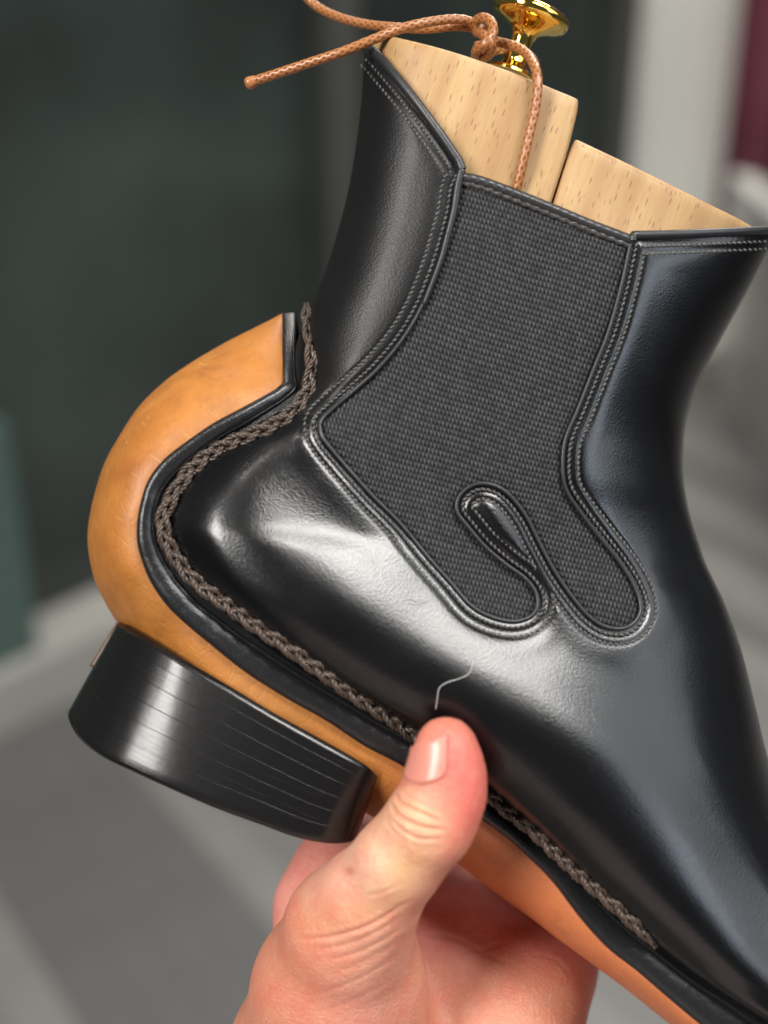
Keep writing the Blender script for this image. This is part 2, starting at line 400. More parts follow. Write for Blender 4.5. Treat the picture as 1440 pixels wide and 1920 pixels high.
t_all = np.linspace(0, NR - 1, (NR - 1) * 27 + 1)
sp = np.linspace(0, 1, 320); s_all = sp - 0.55 * np.sin(2 * np.pi * sp) / (2 * np.pi)   # denser at both edges
s_all[-1] = 1.0
U, V, H0 = upper_surface(t_all, s_all)
SD, NEAR = poly_sd(HOLE, U, V)
def seam_relief(sd):
    e = np.maximum(sd, 0)
    return (-0.75 * np.exp(-(e / 20) ** 2) + 0.10 * np.exp(-((e - 50) / 20) ** 2)
            + 0.07 * np.exp(-((e - 19.5) / 3.2) ** 2) - .22 * np.exp(-((e - 30) / 3.2) ** 2) - .15 * np.exp(-((e - 11) / 2.5) ** 2))
GE_SD, _ = poly_sd(np.vstack([GORE_EDGE, GORE_EDGE[:1]]), U, V)
tg = np.asarray(t_all)[:, None]; sg = s_all[None, :]
def blur_rows(A, r, it):
    for _ in range(it):
        for ax in (0, 1):
            P_ = np.pad(A, [(r, r) if k == ax else (0, 0) for k in (0, 1)], mode='edge'); c_ = np.cumsum(P_, ax); c_ = np.insert(c_, 0, 0, ax)
            n_ = A.shape[ax]; A = (np.take(c_, np.arange(n_) + 2 * r + 1, ax) - np.take(c_, np.arange(n_), ax)) / (2 * r + 1)
    return A
SDB = blur_rows(np.maximum(SD, 0), 9, 4)
H0 = H0 + (4.1 * (1 - np.exp(-SDB / 85)) - 1.1) * smooth01((tg - 8.6 - 3 * sg) / (2.4 + 2.8 * sg), 0, 1) * smooth01(tg, 20, 17) * smooth01(sg, .03, .13) * smooth01(sg, .80, .55)
H0B = blur_rows(H0, 11, 4)
wb = smooth01(tg, 8.8, 10.5) * smooth01(tg, 20, 17.5) * smooth01(sg, .06, .16) * smooth01(sg, .82, .66) * smooth01(tg + sg * 3, 9.5, 12)
wb = wb * (1 - .9 * smooth01(tg, 14.5, 16.5) * smooth01(sg, .30, .12))
H0 = H0 * (1 - wb) + H0B * wb
# height map for everything laid on the upper
DS = 2.0; HW, HH = 760, 1010      # covers u 60..1580, v 0..2020
def finer(A, k=5):
    for ax in (0, 1):
        n_ = A.shape[ax]; q = np.linspace(0, n_ - 1, (n_ - 1) * k + 1); i_ = np.minimum(np.floor(q).astype(int), n_ - 2); f_ = q - i_
        f_ = f_[:, None] if ax == 0 else f_[None, :]
        A = np.take(A, i_, ax) * (1 - f_) + np.take(A, i_ + 1, ax) * f_
    return A
u_, v_, h_ = (finer(A[:580]) for A in (U, V, H0))
iu = np.round((u_ - 60) / DS).astype(int).ravel(); iv = np.round(v_ / DS).astype(int).ravel()
ok = (iu >= 0) & (iu < HW) & (iv >= 0) & (iv < HH)
acc = np.bincount(iv[ok] * HW + iu[ok], h_.ravel()[ok], HW * HH); cnt = np.bincount(iv[ok] * HW + iu[ok], minlength=HW * HH)
HM = np.where(cnt > 0, acc / np.maximum(cnt, 1), np.nan).reshape(HH, HW)
for _ in range(40):                 # grow a little past the edge
    m = np.isnan(HM)
    if not m.any(): break
    P = np.pad(HM, 1, constant_values=np.nan)
    st = np.stack([P[:-2, 1:-1], P[2:, 1:-1], P[1:-1, :-2], P[1:-1, 2:]]); k = (~np.isnan(st)).sum(0)
    f = np.nansum(st, 0) / np.maximum(k, 1); HM = np.where(m & (k > 0), f, HM)
HM = np.nan_to_num(HM, nan=0.0)
def hm(u, v):
    x = np.clip((np.asarray(u, float) - 60) / DS, 0, HW - 1.001); y = np.clip(np.asarray(v, float) / DS, 0, HH - 1.001)
    i = np.floor(x).astype(int); j = np.floor(y).astype(int); a = x - i; b = y - j
    return (HM[j, i] * (1 - a) + HM[j, i + 1] * a) * (1 - b) + (HM[j + 1, i] * (1 - a) + HM[j + 1, i + 1] * a) * b

boot = empty('chelsea_boot', 'black leather ankle boot with elastic side panel held at its tan waist by a hand', 'boot')

# leather quarter (behind the elastic) and vamp (heel and front) share one last; split at the braid
step_ok = 3.0
H = H0 + seam_relief(SD) * smooth01(H0, 2, 8)
ta = math.radians(56); td = (U - 935) * math.cos(ta) + (V - 985) * math.sin(ta); tn = -(U - 935) * math.sin(ta) + (V - 985) * math.cos(ta)
H = H + .55 * np.exp(-(td / 55) ** 4 - (tn / 17) ** 2)
# creases and unevenness of hand-lasted leather
H = H + smooth01(H0, 4, 12) * (0.04 * np.sin(U / 47 + V / 71) * np.sin(V / 59 - U / 90) + .012 * np.sin(U / 19 - V / 23 + 1.3) * np.sin(V / 31))
U2 = np.where(SD < 0, NEAR[..., 0], U); V2 = np.where(SD < 0, NEAR[..., 1], V)
inside = SD > -4.0
P_front = at(U2, V2, H)
nt, ns = U.shape
idx = np.arange(nt * ns).reshape(nt, ns)
quad = np.stack([idx[:-1, :-1], idx[:-1, 1:], idx[1:, 1:], idx[1:, :-1]], -1).reshape(-1, 4)
keep = inside.ravel()[quad].all(1) & (SD.ravel()[quad].max(1) > 0)
quad = quad[keep]
cu = U.ravel()[quad].mean(1); cv = V.ravel()[quad].mean(1)
# the quarter is what lies back of the elastic and above the seam that runs from the braid to the elastic
is_q = (cv < 776 + (cu - 560) * .10) & (cu < 880)
def two_sided(name, q, mat):
    used = np.unique(q); remap = -np.ones(nt * ns, int); remap[used] = np.arange(len(used))
    Vf = P_front.reshape(-1, 3)[used]; Vb = Vf * np.array([1, -1, 1]); qf = remap[q]
    return mesh(name, np.vstack([Vf, Vb]), np.vstack([qf, qf[:, ::-1] + len(used)]), mat, boot)
two_sided('quarter', quad[is_q], LEATHER_QUARTER)
two_sided('vamp', quad[~is_q], LEATHER)

# ------------------------------------------------------------------ elastic: woven ribs with real relief
gx = np.arange(570, 1225, 1.55); gy = np.arange(318, 1200, 1.9)
GU, GV = np.meshgrid(gx, gy)
gp = np.vstack([GORE_EDGE, [(1182, 452), (870, 330)]])
gsd, _ = poly_sd(gp, GU, GV)
# weave coordinates: ribs drop 1 px in 3 to the right in the upper part, flatter low down
slope = 0.33 - 0.08 * smooth01(GV, 700, 1150)
wob = 1.2 * np.sin(GU / 37 + GV / 53) + .8 * np.sin(GU / 83 - GV / 29)
rr = (GV - slope * (GU - 720) + wob) / 11.6; row = np.floor(rr); fr = rr - row
cc = (GU + (GV - 700) * .02 + .5 * wob) / 7.4 + 0.5 * (row % 2)
fc = cc - np.floor(cc)
jit = np.sin(row * 12.9898 + np.floor(cc) * 78.233) * 43758.5453; jit = jit - np.floor(jit)
loz = np.sin(np.pi * fr) ** .8 * (0.35 + 0.65 * np.sin(np.pi * fc) ** .9)
GH = hm(GU, GV) - 1.25 + 0.33 * loz * (0.8 + .4 * jit) - 0.9 * np.exp(-np.maximum(-gsd, 0) / 9) * .5
thread = np.clip((1 - np.sin(np.pi * fc) ** .8) * (0.4 + .6 * np.sin(np.pi * fr)) * 1.1 * (.55 + jit * .6) + .03 * jit, 0, 1)
gidx = np.arange(GU.size).reshape(GU.shape)
gq = np.stack([gidx[:-1, :-1], gidx[1:, :-1], gidx[1:, 1:], gidx[:-1, 1:]], -1).reshape(-1, 4)[:, ::-1]
gq = gq[(gsd.ravel()[gq] < 7).all(1)]
used = np.unique(gq); remap = -np.ones(GU.size, int); remap[used] = np.arange(len(used))
gore = mesh('elastic_panel', at(GU, GV, GH).reshape(-1, 3)[used], remap[gq], GORE, boot)
def paint(o, name, val):
    a = o.data.attributes.new(name, 'FLOAT_COLOR', 'POINT'); v = np.ones((len(o.data.vertices), 4), np.float32)
    val = np.asarray(val); v[:, :3] = val[:, None] if val.ndim == 1 else val
    a.data.foreach_set('color', v.ravel())
paint(gore, 'thread', thread.ravel()[used])
gb = gore.copy(); C.objects.link(gb); gb.scale = (1, -1, 1); gb.parent = boot    # the same panel on the boot's far side

def on_upper(P, lift): return at(P[:, 0], P[:, 1], hm(P[:, 0], P[:, 1]) + lift)
def offset_path(P, d):
    T = np.gradient(P[:, :2], axis=0); T /= np.linalg.norm(T, axis=1)[:, None]
    return P[:, :2] + np.stack([-T[:, 1], T[:, 0]], -1) * d
# folded edge round the elastic
e = offset_path(curve(HOLE_GORE, 3), 0.0)
tube_obj('elastic_edging', on_upper(e, -.45), 0.00044, LEATHER_EDGE, boot, 8)
inner_side = 1.0
test = offset_path(GORE_EDGE, 10.0); tsd, _ = poly_sd(gp, test[:, 0], test[:, 1])
if np.median(tsd) < 0: inner_side = -1.0
# elastic's own bound top edge
topb = curve([(862, 332), (900, 340), (960, 362), (1040, 394), (1110, 423), (1186, 452)], 3)
rib = lambda i, a: 1 + .05 * np.sin(i * 1.1) * np.cos(a)
tube_obj('elastic_top_binding', on_upper(topb, -1.0), 0.0011, LEATHER_EDGE, boot, 10, rib)
topb2 = topb + np.array([-3, 9]); tube_obj('elastic_top_cord', on_upper(topb2, -1.0), 0.0006, STITCH, boot, 8, lambda i, a: 1 + .18 * np.sin(i * 1.0 + a))

# ------------------------------------------------------------------ stitching (too small to pick apart)
SM = MB()
def stitches(path, lift, pitch=10.4, ln=9.4, rad=0.00031, keepf=None, tilt=.38):
    P = curve(path, pitch)
    T = np.gradient(P, axis=0); T /= np.linalg.norm(T, axis=1)[:, None]
    for p, d in zip(P, T):
        if keepf is not None and not keepf(p): continue
        d = np.array([d[0] - tilt * d[1], d[1] + tilt * d[0]]); k = 1 + random.uniform(-.12, .12)
        q = np.array([p + d * ln * f * k for f in (-.5, -.25, 0, .25, .5)])
        X = at(q[:, 0], q[:, 1], hm(p[0], p[1]) + lift + np.array([-.22, .04, .1, .04, -.22]))
        Vv, F = tube(X, np.array([.5, .95, 1, .95, .5]) * rad, 6, False); SM.add(Vv, F)
for off, lift in ((11.5, -.28), (29.0, -.20)):
    pth = offset_path(GORE_EDGE, inner_side * off)
    keepf = lambda p, off=off: poly_sd(gp, np.array([p[0]]), np.array([p[1]]))[0][0] > off - 2.5 and p[1] > 325 and p[0] < 1445
    stitches(pth, lift, keepf=keepf)
for off in (21, 35):
    stitches(offset_path(COLLAR_BACK, off)[3:], -.16, pitch=8.5, ln=6.6)
    stitches(offset_path(COLLAR_FRONT, off)[3:-2], -.16, pitch=9.5)
st = SM.build('stitching', STITCH, boot); st['kind'] = 'stuff'

# rolled top line of the leather
def rim(P, wd, th):
    """flattened bead along the collar"""
    X = on_upper(P, -.3); T, N, B = frames(X); a = np.linspace(0, 2 * math.pi, 12, endpoint=False)
    Vv = X[:, None] + np.cos(a)[None, :, None] * N[:, None] * th + np.sin(a)[None, :, None] * B[:, None] * wd
    return Vv.reshape(-1, 3), grid_faces(len(X), 12, wrap=True)
mb = MB(); mb.add(*rim(curve(np.vstack([COLLAR_BACK, [(866, 318)]]), 4), .00095, .0011)); mb.build('top_line', LEATHER_EDGE, boot)
mb = MB(); mb.add(*rim(curve(np.vstack([[(1186, 452)], COLLAR_FRONT]), 4), .0009, .0010)); mb.build('top_line', LEATHER_EDGE, boot)
# bound upper corner beside the elastic
tube_obj('corner_fold', on_upper(curve([(866, 318), (858, 350), (851, 395), (837, 450), (824, 495), (795, 570)], 4), -.25), np.linspace(.0009, .0005, len(curve([(866, 318), (858, 350), (851, 395), (837, 450), (824, 495), (795, 570)], 4))), LEATHER_EDGE, boot, 8)
# inside lining of the collar: a leather wall that drops into the boot behind the top line
lin = []
for P in (COLLAR_BACK, topb, COLLAR_FRONT):
    lin.append(P[:, :2])
lin = np.vstack(lin); lin = lin[lin[:, 0] < 1400]; h1 = hm(lin[:, 0], lin[:, 1]) - 2.2
lsh = np.interp(lin[:, 0], [680, 850, 1150, 1400], [30, 0, -10, -90])
Lv = np.concatenate([at(lin[:, 0], lin[:, 1] + 6, h1), at(lin[:, 0] + lsh, lin[:, 1] + 120, np.minimum(h1 * .92, hm(lin[:, 0] + lsh, lin[:, 1] + 120) - 2.4))]); nl = len(lin)
Lf = np.stack([np.arange(nl - 1), np.arange(1, nl), np.arange(1, nl) + nl, np.arange(nl - 1) + nl], -1)
Lb = Lv * np.array([1, -1, 1]); mesh('lining', np.vstack([Lv, Lb]), np.vstack([Lf, Lf[:, ::-1] + len(Lv)]), LEATHER_EDGE, boot)

# ------------------------------------------------------------------ welt, braid
WP = np.array([  # outer u,v | inner u,v | height
    (529, 588, 553, 586, 1), (529, 643, 553, 640, 10), (530, 695, 554, 700, 17), (531, 714, 556, 727, 20), (518, 728, 536, 748, 21.3), (500, 739, 514, 763, 22.5),
    (454, 764, 465, 793, 24.5), (400, 793, 411, 824, 26), (350, 827, 364, 858, 27.2), (308, 860, 328, 891, 28), (279, 897, 304, 923, 28.5), (265, 935, 293, 956, 29),
    (257, 977, 290, 985, 29), (257, 1018, 294, 1013, 29), (267, 1056, 308, 1048, 29), (283, 1093, 335, 1089, 29), (312, 1135, 373, 1130, 29),
    (350, 1172, 417, 1163, 29), (392, 1207, 448, 1186, 29), (460, 1261, 502, 1222, 29), (537, 1310, 570, 1267, 29), (610, 1351, 640, 1309, 28.5), (683, 1399, 708, 1350, 28),
    (761, 1441, 785, 1396, 27), (890, 1529, 918, 1503, 26), (944, 1567, 968, 1543, 26), (986, 1604, 1012, 1582, 26), (1036, 1654, 1068, 1632, 26.5),
    (1090, 1725, 1130, 1695, 27), (1140, 1779, 1182, 1742, 28), (1194, 1821, 1234, 1783, 29), (1257, 1875, 1300, 1835, 30), (1311, 1920, 1361, 1873, 31),
    (1400, 1990, 1440, 1925, 32.5), (1600, 2120, 1640, 2050, 34.5), (1900, 2290, 1940, 2225, 35), (2235, 2420, 2236, 2395, 13)], float)
tw = np.linspace(0, len(WP) - 1, 520); R = cr(WP, tw)
# cross-section: from under the upper, over the flat, a fine indented line, a rounded edge, and down the outside
prof = [(1.12, -1.2), (1.03, -.6), (.95, -.15), (.90, .12), (.87, -.05), (.84, .22), (.72, .55), (.52, .92), (.32, 1.05), (.16, .92), (.06, .55), (.015, .1), (.0, -.9), (-.02, -2.5), (.06, -5.0)]
nz = np.sin(tw * 2.1) * .05 + np.sin(tw * 5.3 + 1) * .02
fade = np.interp(tw, [0, 3, 6], [.5, .8, 1.0])
cols = []
for f, dh in prof:
    u = R[:, 0] + (R[:, 2] - R[:, 0]) * f; v = R[:, 1] + (R[:, 3] - R[:, 1]) * f
    cols.append(at(u, v, np.maximum(R[:, 4] + (dh * fade if dh > 0 else dh) + nz, -.5)))
Vw = np.stack(cols, 1).reshape(-1, 3); Fw = grid_faces(len(tw), len(prof), flip=True)
Vb = Vw * np.array([1, -1, 1])
mesh('welt', np.vstack([Vw, Vb]), np.vstack([Fw, Fw[:, ::-1] + len(Vw)]), WELT, boot)

BP = [(573, 568), (583, 635), (585, 685), (577, 731), (552, 768), (512, 797), (462, 818), (408, 843), (358, 881), (325, 927), (306, 968), (308, 1002), (325, 1039),
      (354, 1077), (387, 1106), (433, 1139), (483, 1176), (537, 1212), (606, 1262), (674, 1310), (732, 1347), (771, 1375), (840, 1428), (911, 1483), (948, 1517), (998, 1556),
      (1048, 1604), (1098, 1650), (1140, 1687), (1186, 1729), (1230, 1777)]
bp = curve(BP, 1.6); L = np.arange(len(bp)) * 1.6
Tn = np.gradient(bp, axis=0); Tn /= np.linalg.norm(Tn, axis=1)[:, None]; Nn = np.stack([-Tn[:, 1], Tn[:, 0]], -1)
endtaper = np.minimum(smooth01(L, L[-1], L[-1] - 60), smooth01(L, 0, 30)) * .6 + .4
wv = cr(np.interp(np.arange(len(bp)), np.linspace(0, len(bp) - 1, 3), [1, 1, 1]), np.arange(len(bp)) * 0)
wid = np.interp(L, [0, 700, 1200, L[-1]], [10.0, 10.5, 10.0, 8.5])
hb0 = hm(bp[:, 0], bp[:, 1])
ker = np.ones(41) / 41; hb0 = np.convolve(np.pad(hb0, 20, mode='edge'), ker, 'valid')
BM = MB(); per = 118.0
th = 2 * np.pi * L / per + .5 * np.sin(L / 210) + .35 * np.sin(L / 63 + 1) + .2 * np.sin(L / 31)
for k in range(3):
    ph = th + k * 2 * np.pi / 3
    lat = wid * np.sin(ph) * endtaper; dz = 0.50 * np.sin(2 * ph)
    cu_ = bp + Nn * lat[:, None]; ch = hb0 + 1.25 + dz
    core = at(cu_[:, 0], cu_[:, 1], ch)
    T3, N3, B3 = frames(core)
    tw3 = 2 * np.pi * L / 34.0
    for j in range(3):
        a = tw3 + j * 2 * np.pi / 3
        ply = core + (np.cos(a)[:, None] * N3 + np.sin(a)[:, None] * B3) * (0.00031 * endtaper)[:, None]
        Vv, F = tube(ply, 0.00035 * endtaper, 6, False); BM.add(Vv, F)
BM.build('braided_trim', BRAID, boot)

# ------------------------------------------------------------------ tan sole that climbs the back of the heel
TP = np.array([  # inner u,v | outer u,v | inner height | roundness
    (534, 592, 528, 588, .8, 2), (534, 650, 500, 603, 10, 2), (535, 700, 460, 623, 16.5, 2), (526, 723, 430, 638, 19, 2), (503, 744, 400, 655, 21, 2), (457, 770, 355, 682, 23, 2.3),
    (404, 800, 310, 714, 24.5, 2.4), (355, 834, 262, 760, 26, 2.5), (314, 867, 225, 815, 27, 2.5), (286, 902, 195, 870, 27.5, 2.5), (273, 937, 175, 935, 28, 2.5), (266, 977, 165, 990, 28, 2.5),
    (266, 1016, 166, 1035, 28, 2.4), (276, 1053, 178, 1090, 28, 2.3), (292, 1088, 200, 1135, 28, 2.0), (320, 1129, 225, 1175, 28, 1.9), (357, 1165, 262, 1226, 28, 2.0), (398, 1200, 315, 1290, 28, 2.4),
    (465, 1254, 400, 1355, 28, 3.4), (542, 1303, 480, 1410, 28, 4.5), (614, 1344, 570, 1465, 27.5, 4), (687, 1392, 660, 1510, 27, 3), (765, 1434, 740, 1555, 26, 2.4), (893, 1524, 840, 1608, 25, 2.2),
    (947, 1562, 902, 1654, 25, 2.2), (989, 1599, 950, 1690, 25, 2.2), (1039, 1649, 985, 1714, 25, 2.2), (1094, 1719, 1048, 1762, 26, 2.3), (1144, 1774, 1123, 1817, 27, 2.5), (1197, 1817, 1180, 1860, 28, 2.5),
    (1260, 1871, 1240, 1908, 29, 2.5), (1314, 1916, 1300, 1955, 30, 3), (1400, 1985, 1380, 2015, 31, 3), (1600, 2112, 1590, 2150, 33, 3), (1900, 2282, 1890, 2320, 33, 3), (2230, 2412, 2236, 2430, 12, 2)], float)
ts = np.linspace(0, len(TP) - 1, 480); R = cr(TP, ts)
x = np.sin(np.linspace(0, 1, 40) * np.pi / 2) ; x[-1] = 1
pp = R[:, 5:6]; xx = x[None, :]
u = R[:, 0:1] + (R[:, 2:3] - R[:, 0:1]) * xx; v = R[:, 1:2] + (R[:, 3:4] - R[:, 1:2]) * xx
h = np.maximum(R[:, 4:5], .3) * np.maximum(1 - xx ** pp, 0) ** (1 / pp)
h = h + .12 * np.sin(ts * 3.1)[:, None] * np.sin(xx * 4)
Vt = at(u, v, np.maximum(h, 0)).reshape(-1, 3); Ft = grid_faces(*u.shape, flip=False)
sole = mesh('sole', np.vstack([Vt, Vt * np.array([1, -1, 1])]), np.vstack([Ft, Ft[:, ::-1] + len(Vt)]), TAN, boot)
wa = np.repeat(smooth01(ts, 20.5, 24)[:, None], 40, 1).ravel(); paint(sole, 'waist', np.r_[wa, wa])  # mask for the painted hand bounce

# ------------------------------------------------------------------ stacked heel
HT = np.array([(223, 1164, 0), (224, 1165, 8.5), (229, 1167, 12.5), (238, 1171, 16.6), (256, 1181, 20.3), (278, 1194, 23.2), (310, 1214, 26), (350, 1239, 27.9), (430, 1286, 29.2), (520, 1340, 30), (620, 1396, 30), (668, 1424, 29.8), (694, 1441, 29), (708, 1456, 26), (710, 1462, 18), (709, 1465, 0)], float)
HB = np.array([(126, 1337, 0), (126, 1343, 7), (130, 1357, 12.5), (143, 1380, 18), (168, 1403, 22.6), (200, 1424, 26), (240, 1443, 28.4), (310, 1475, 30.6), (400, 1514, 31.6), (490, 1547, 31.8), (560, 1572, 31.4), (615, 1582, 30.2), (652, 1581, 27), (666, 1574, 19), (668, 1565, 0)], float)
th_ = np.linspace(0, len(HT) - 1, 150); A = cr(HT, th_); B_ = cr(HB, th_); A[:, 2] = np.maximum(A[:, 2], 0); B_[:, 2] = np.maximum(B_[:, 2], 0)
heel = mesh('heel', [(0, 0, 0), (0, 0, .001), (.001, 0, 0)], np.array([[0, 1, 2]]), HEEL, boot)
edges = [0, .155, .31, .47, .63, .80, 1.0]
cen = np.array([430.0, 1400.0])
def heel_ring(f, shrink):
    q = A + (B_ - A) * f
    c = q[:, :2].mean(0); q = q.copy(); q[:, :2] = c + (q[:, :2] - c) * (1 - shrink * .25); q[:, 2] = q[:, 2] - shrink * 40
    q[:, 2] = np.maximum(q[:, 2], 0)
    return at(q[:, 0], q[:, 1], q[:, 2])
def lift_mesh(a, b, first, last):
    g = .0025; d = random.uniform(-.0003, .0003)
    sh = [(a, .0001), (a + g, .00003 + d), (a + 3 * g, d), ((a + b) / 2, d), (b - 3 * g, d), (b - g, .00003 + d), (b, .0001)]
    if first: sh = [(a, .05), (a + .002, .020), (a + .012, .006)] + sh[2:]
    if last: sh = sh[:-3] + [(b - .035, 0), (b - .012, .006), (b, .028)]
    rings = [heel_ring(*x) for x in sh]; n = len(A); m = len(rings)
    Vf = np.stack(rings).reshape(-1, 3); F = grid_faces(m, n)
    Vb = Vf * np.array([1, -1, 1]); allV = np.vstack([Vf, Vb]); fs = [list(f) for f in F] + [list(f[::-1]) for f in F + len(Vf)]
    cap = lambda k: [[k * n + i, k * n + i + 1, len(Vf) + k * n + i + 1, len(Vf) + k * n + i] for i in range(n - 1)]
    fs += [f[::-1] for f in cap(0)] + cap(m - 1)
    return allV, fs
Vh, Fh = lift_mesh(edges[0], edges[1], True, False)
old = heel.data; hm_new = mesh('heel', Vh, Fh, HEEL, boot); bpy.data.objects.remove(heel); heel = hm_new; heel.name = 'heel'
for k in range(1, 6):
    Vh, Fh = lift_mesh(edges[k], edges[k + 1], False, k == 5); mesh('top_piece' if k == 5 else 'lift', Vh, Fh, HEEL, heel)

bs = curve([(225, 1164), (210, 1186), (189, 1221), (172, 1248)], 4); nb_ = len(bs)  # brown strip added to stand for a glint along the heel's rear edge
ring = [(-4, 0, -2), (9, 3, -2), (22, 8, -13), (-3, 2, -10)]
Vb_ = np.stack([at(bs[:, 0] + a_, bs[:, 1] + b_, np.full(nb_, c_)) for a_, b_, c_ in ring], 1).reshape(-1, 3)
mesh('rear_glint_strip', Vb_, [list(f) for f in grid_faces(nb_, 4, wrap=True)] + [[3, 2, 1, 0], [nb_ * 4 - 4, nb_ * 4 - 3, nb_ * 4 - 2, nb_ * 4 - 1]], M('brown_glint', srgb(96, 70, 50), .35).m, heel)

# ------------------------------------------------------------------ boot tree
tree = empty('boot_tree', 'two-part pale beech boot tree with gold knob filling the boot shaft', 'boot tree')
def block(name, outline, hf, mat, bev=(1.2, 9)):
    P = curve(np.vstack([outline, outline[:1]]), 6)[:-1]; n = len(P)
    c = P.mean(0); T = np.roll(P, -1, 0) - np.roll(P, 1, 0); T /= np.linalg.norm(T, axis=1)[:, None]
    N = np.stack([T[:, 1], -T[:, 0]], -1)
    if ((c - P) * N).sum() < 0: N = -N
    N = sum(np.roll(N, k, 0) for k in range(-4, 5)) / 9
    rings = [(P, -bev[0] * 1.0), (P + N * bev[1] * .12, -bev[0] * .45), (P + N * bev[1] * .45, -bev[0] * .12), (P + N * bev[1], 0)]
    Q = P + N * bev[1]
    rings += [(c + (Q - c) * k, 0) for k in (.9, .8, .7, .6, .5, .4, .3, .2, .1, .02)]
    Vf = np.stack([at(p[:, 0], p[:, 1], hf(p[:, 0], p[:, 1]) + d) for p, d in rings]).reshape(-1, 3)
    F = grid_faces(len(rings), n, wrap=True); cnt_ = len(Vf)
    i = np.arange(n); j = (i + 1) % n
    Vb = Vf * np.array([1, -1, 1])
    side = np.stack([j, i, i + cnt_, j + cnt_], -1)
    allF = np.vstack([F, F[:, ::-1] + cnt_, side]); last = (len(rings) - 1) * n
    o = mesh(name, np.vstack([Vf, Vb]), [list(f) for f in allF] + [list(last + i), list((last + i + cnt_)[::-1])], mat, tree)
    return o
rear_out = [(694, 84), (712, 72), (728, 68), (760, 74), (830, 92), (900, 114), (980, 143), (1040, 168), (1078, 184), (1084, 192), (1080, 220), (1062, 290), (1032, 385), (1000, 480), (980, 560), (900, 560), (800, 460), (740, 330), (700, 200), (690, 110)]
h_rear_ = lambda u, v: 24.0 * np.sqrt(np.clip(1 - (np.clip(930 + (v - 200) * .1 - u, 0, 260) / 262) ** 2.2, 0.0, 1)) - .9 * np.clip((u - 960) / 120, 0, 1) ** 2
h_rear = lambda u, v: np.maximum(np.minimum(24.6 - 1.0 * np.clip((u - 960) / 120, 0, 1) ** 2, hm(u, v) - 2.6), .4)
block('rear_block', rear_out, h_rear, WOOD)
front_out = [(1076, 266), (1080, 262), (1095, 268), (1200, 318), (1320, 378), (1400, 419), (1428, 445), (1400, 485), (1340, 560), (1250, 640), (1100, 640), (1000, 580), (1004, 480), (1034, 388), (1062, 300)]
h_front = lambda u, v: np.maximum(np.minimum(24.0, hm(u, v) - 2.8), .4)
block('front_block', front_out, h_front, WOOD2, (1.8, 12))
kn = np.array([(0, -3), (44, -3), (46, 0), (45, 4), (36, 9), (27, 15), (22, 24), (19.5, 40), (20, 58), (23, 72), (30, 82), (46, 90), (62, 96), (70, 101), (73.5, 108), (73, 115), (68, 121), (56, 126), (40, 130), (20, 132), (0.5, 132.5)], float)
kp = curve(kn, 2.2) * S / 1000
Vk, Fk = lathe(kp, 56)
knob = mesh('knob', Vk, Fk, BRASS, tree)
knob.location = at(957, 137, 1.0); ax = Vector((0.335, -.10, 0.94)).normalized()
knob.rotation_euler = ax.to_track_quat('Z', 'Y').to_euler()

# ------------------------------------------------------------------ waxed cord tied round the knob
cord = empty('waxed_cord', 'tan waxed cord knotted around the gold knob of the boot tree', 'cord')
def cord_piece(name, P, r_px=8.6, parent=cord):
    P = np.asarray(P, float)
    d = cr(P, np.linspace(0, len(P) - 1, len(P) * 60)); X = at(d[:, 0], d[:, 1], d[:, 2])
    L = np.r_[0, np.cumsum(np.linalg.norm(np.diff(X, axis=0), axis=1))]; n = int(L[-1] / 0.00016)
    q = np.linspace(0, L[-1], n); X = np.stack([np.interp(q, L, X[:, k]) for k in range(3)], -1)
    r = r_px * S / 1000; s = q[:, None] / r
    sides = 28; a = np.linspace(0, 2 * math.pi, sides, endpoint=False)[None, :]
    w1 = np.sin(5 * a + 3.3 * s) ; w2 = np.sin(5 * a - 3.3 * s); wv = np.maximum(w1, w2)
    rip = lambda i, aa: 0.96 + 0.055 * wv
    V_, F_ = tube(X, r, sides, True, rip); o = mesh(name, V_, degen(F_), CORD, parent)
    paint(o, 'thread', np.r_[np.clip(.5 + .5 * wv, 0, 1).ravel(), .8, .8]); return o
cord_piece('free_end', [(476, 152, 14), (520, 138, 16), (580, 118, 18), (640, 98, 20), (700, 74, 20), (745, 56, 19), (790, 44, 18), (845, 36, 15), (880, 40, 13), (900, 56, 12)])
cord_piece('long_end', [(548, -40, -6), (572, -8, -4), (600, 16, -2), (640, 34, 2), (690, 46, 6), (740, 51, 10), (800, 54, 11), (850, 49, 11), (885, 52, 10), (905, 66, 9)])
cord_piece('knot', [(886, 54, 9), (892, 40, 13), (906, 33, 16), (921, 42, 18), (924, 62, 19.5), (910, 82, 20), (895, 92, 17), (893, 104, 12), (905, 109, 8), (920, 98, 5), (922, 78, 1), (908, 58, -1), (894, 52, 4),
    (895, 60, 12), (908, 66, 18), (919, 80, 20), (921, 96, 17), (910, 106, 13), (897, 99, 10), (898, 80, 10)], 9.0)
cord_piece('front_loop', [(916, 76, 13), (940, 80, 14), (968, 88, 17), (990, 104, 21), (1004, 130, 25.5), (1008, 160, 27), (1004, 200, 27), (994, 245, 27), (983, 292, 27), (973, 335, 26.3), (966, 366, 25.4), (962, 400, 24.5)], 8.8)
cord_piece('back_loop', [(916, 96, 8), (934, 94, 6), (952, 92, 1), (966, 92, -4), (984, 98, -7), (1000, 112, -4), (1004, 124, 6), (1000, 122, 16)], 8.0)
Ve, Fe = lathe(np.array([(0.1, -13), (7, -12), (11, -8), (11.5, -3), (10, 4), (8.6, 9), (8, 14)]) * S / 1000, 20)
en = mesh('sealed_end', Ve, Fe, CORD, cord); paint(en, 'thread', np.full(len(Ve), .9)); en.location = at(472, 154, 14)
en.rotation_euler = Vector((.93, -.05, .36)).to_track_quat('Z', 'Y').to_euler()

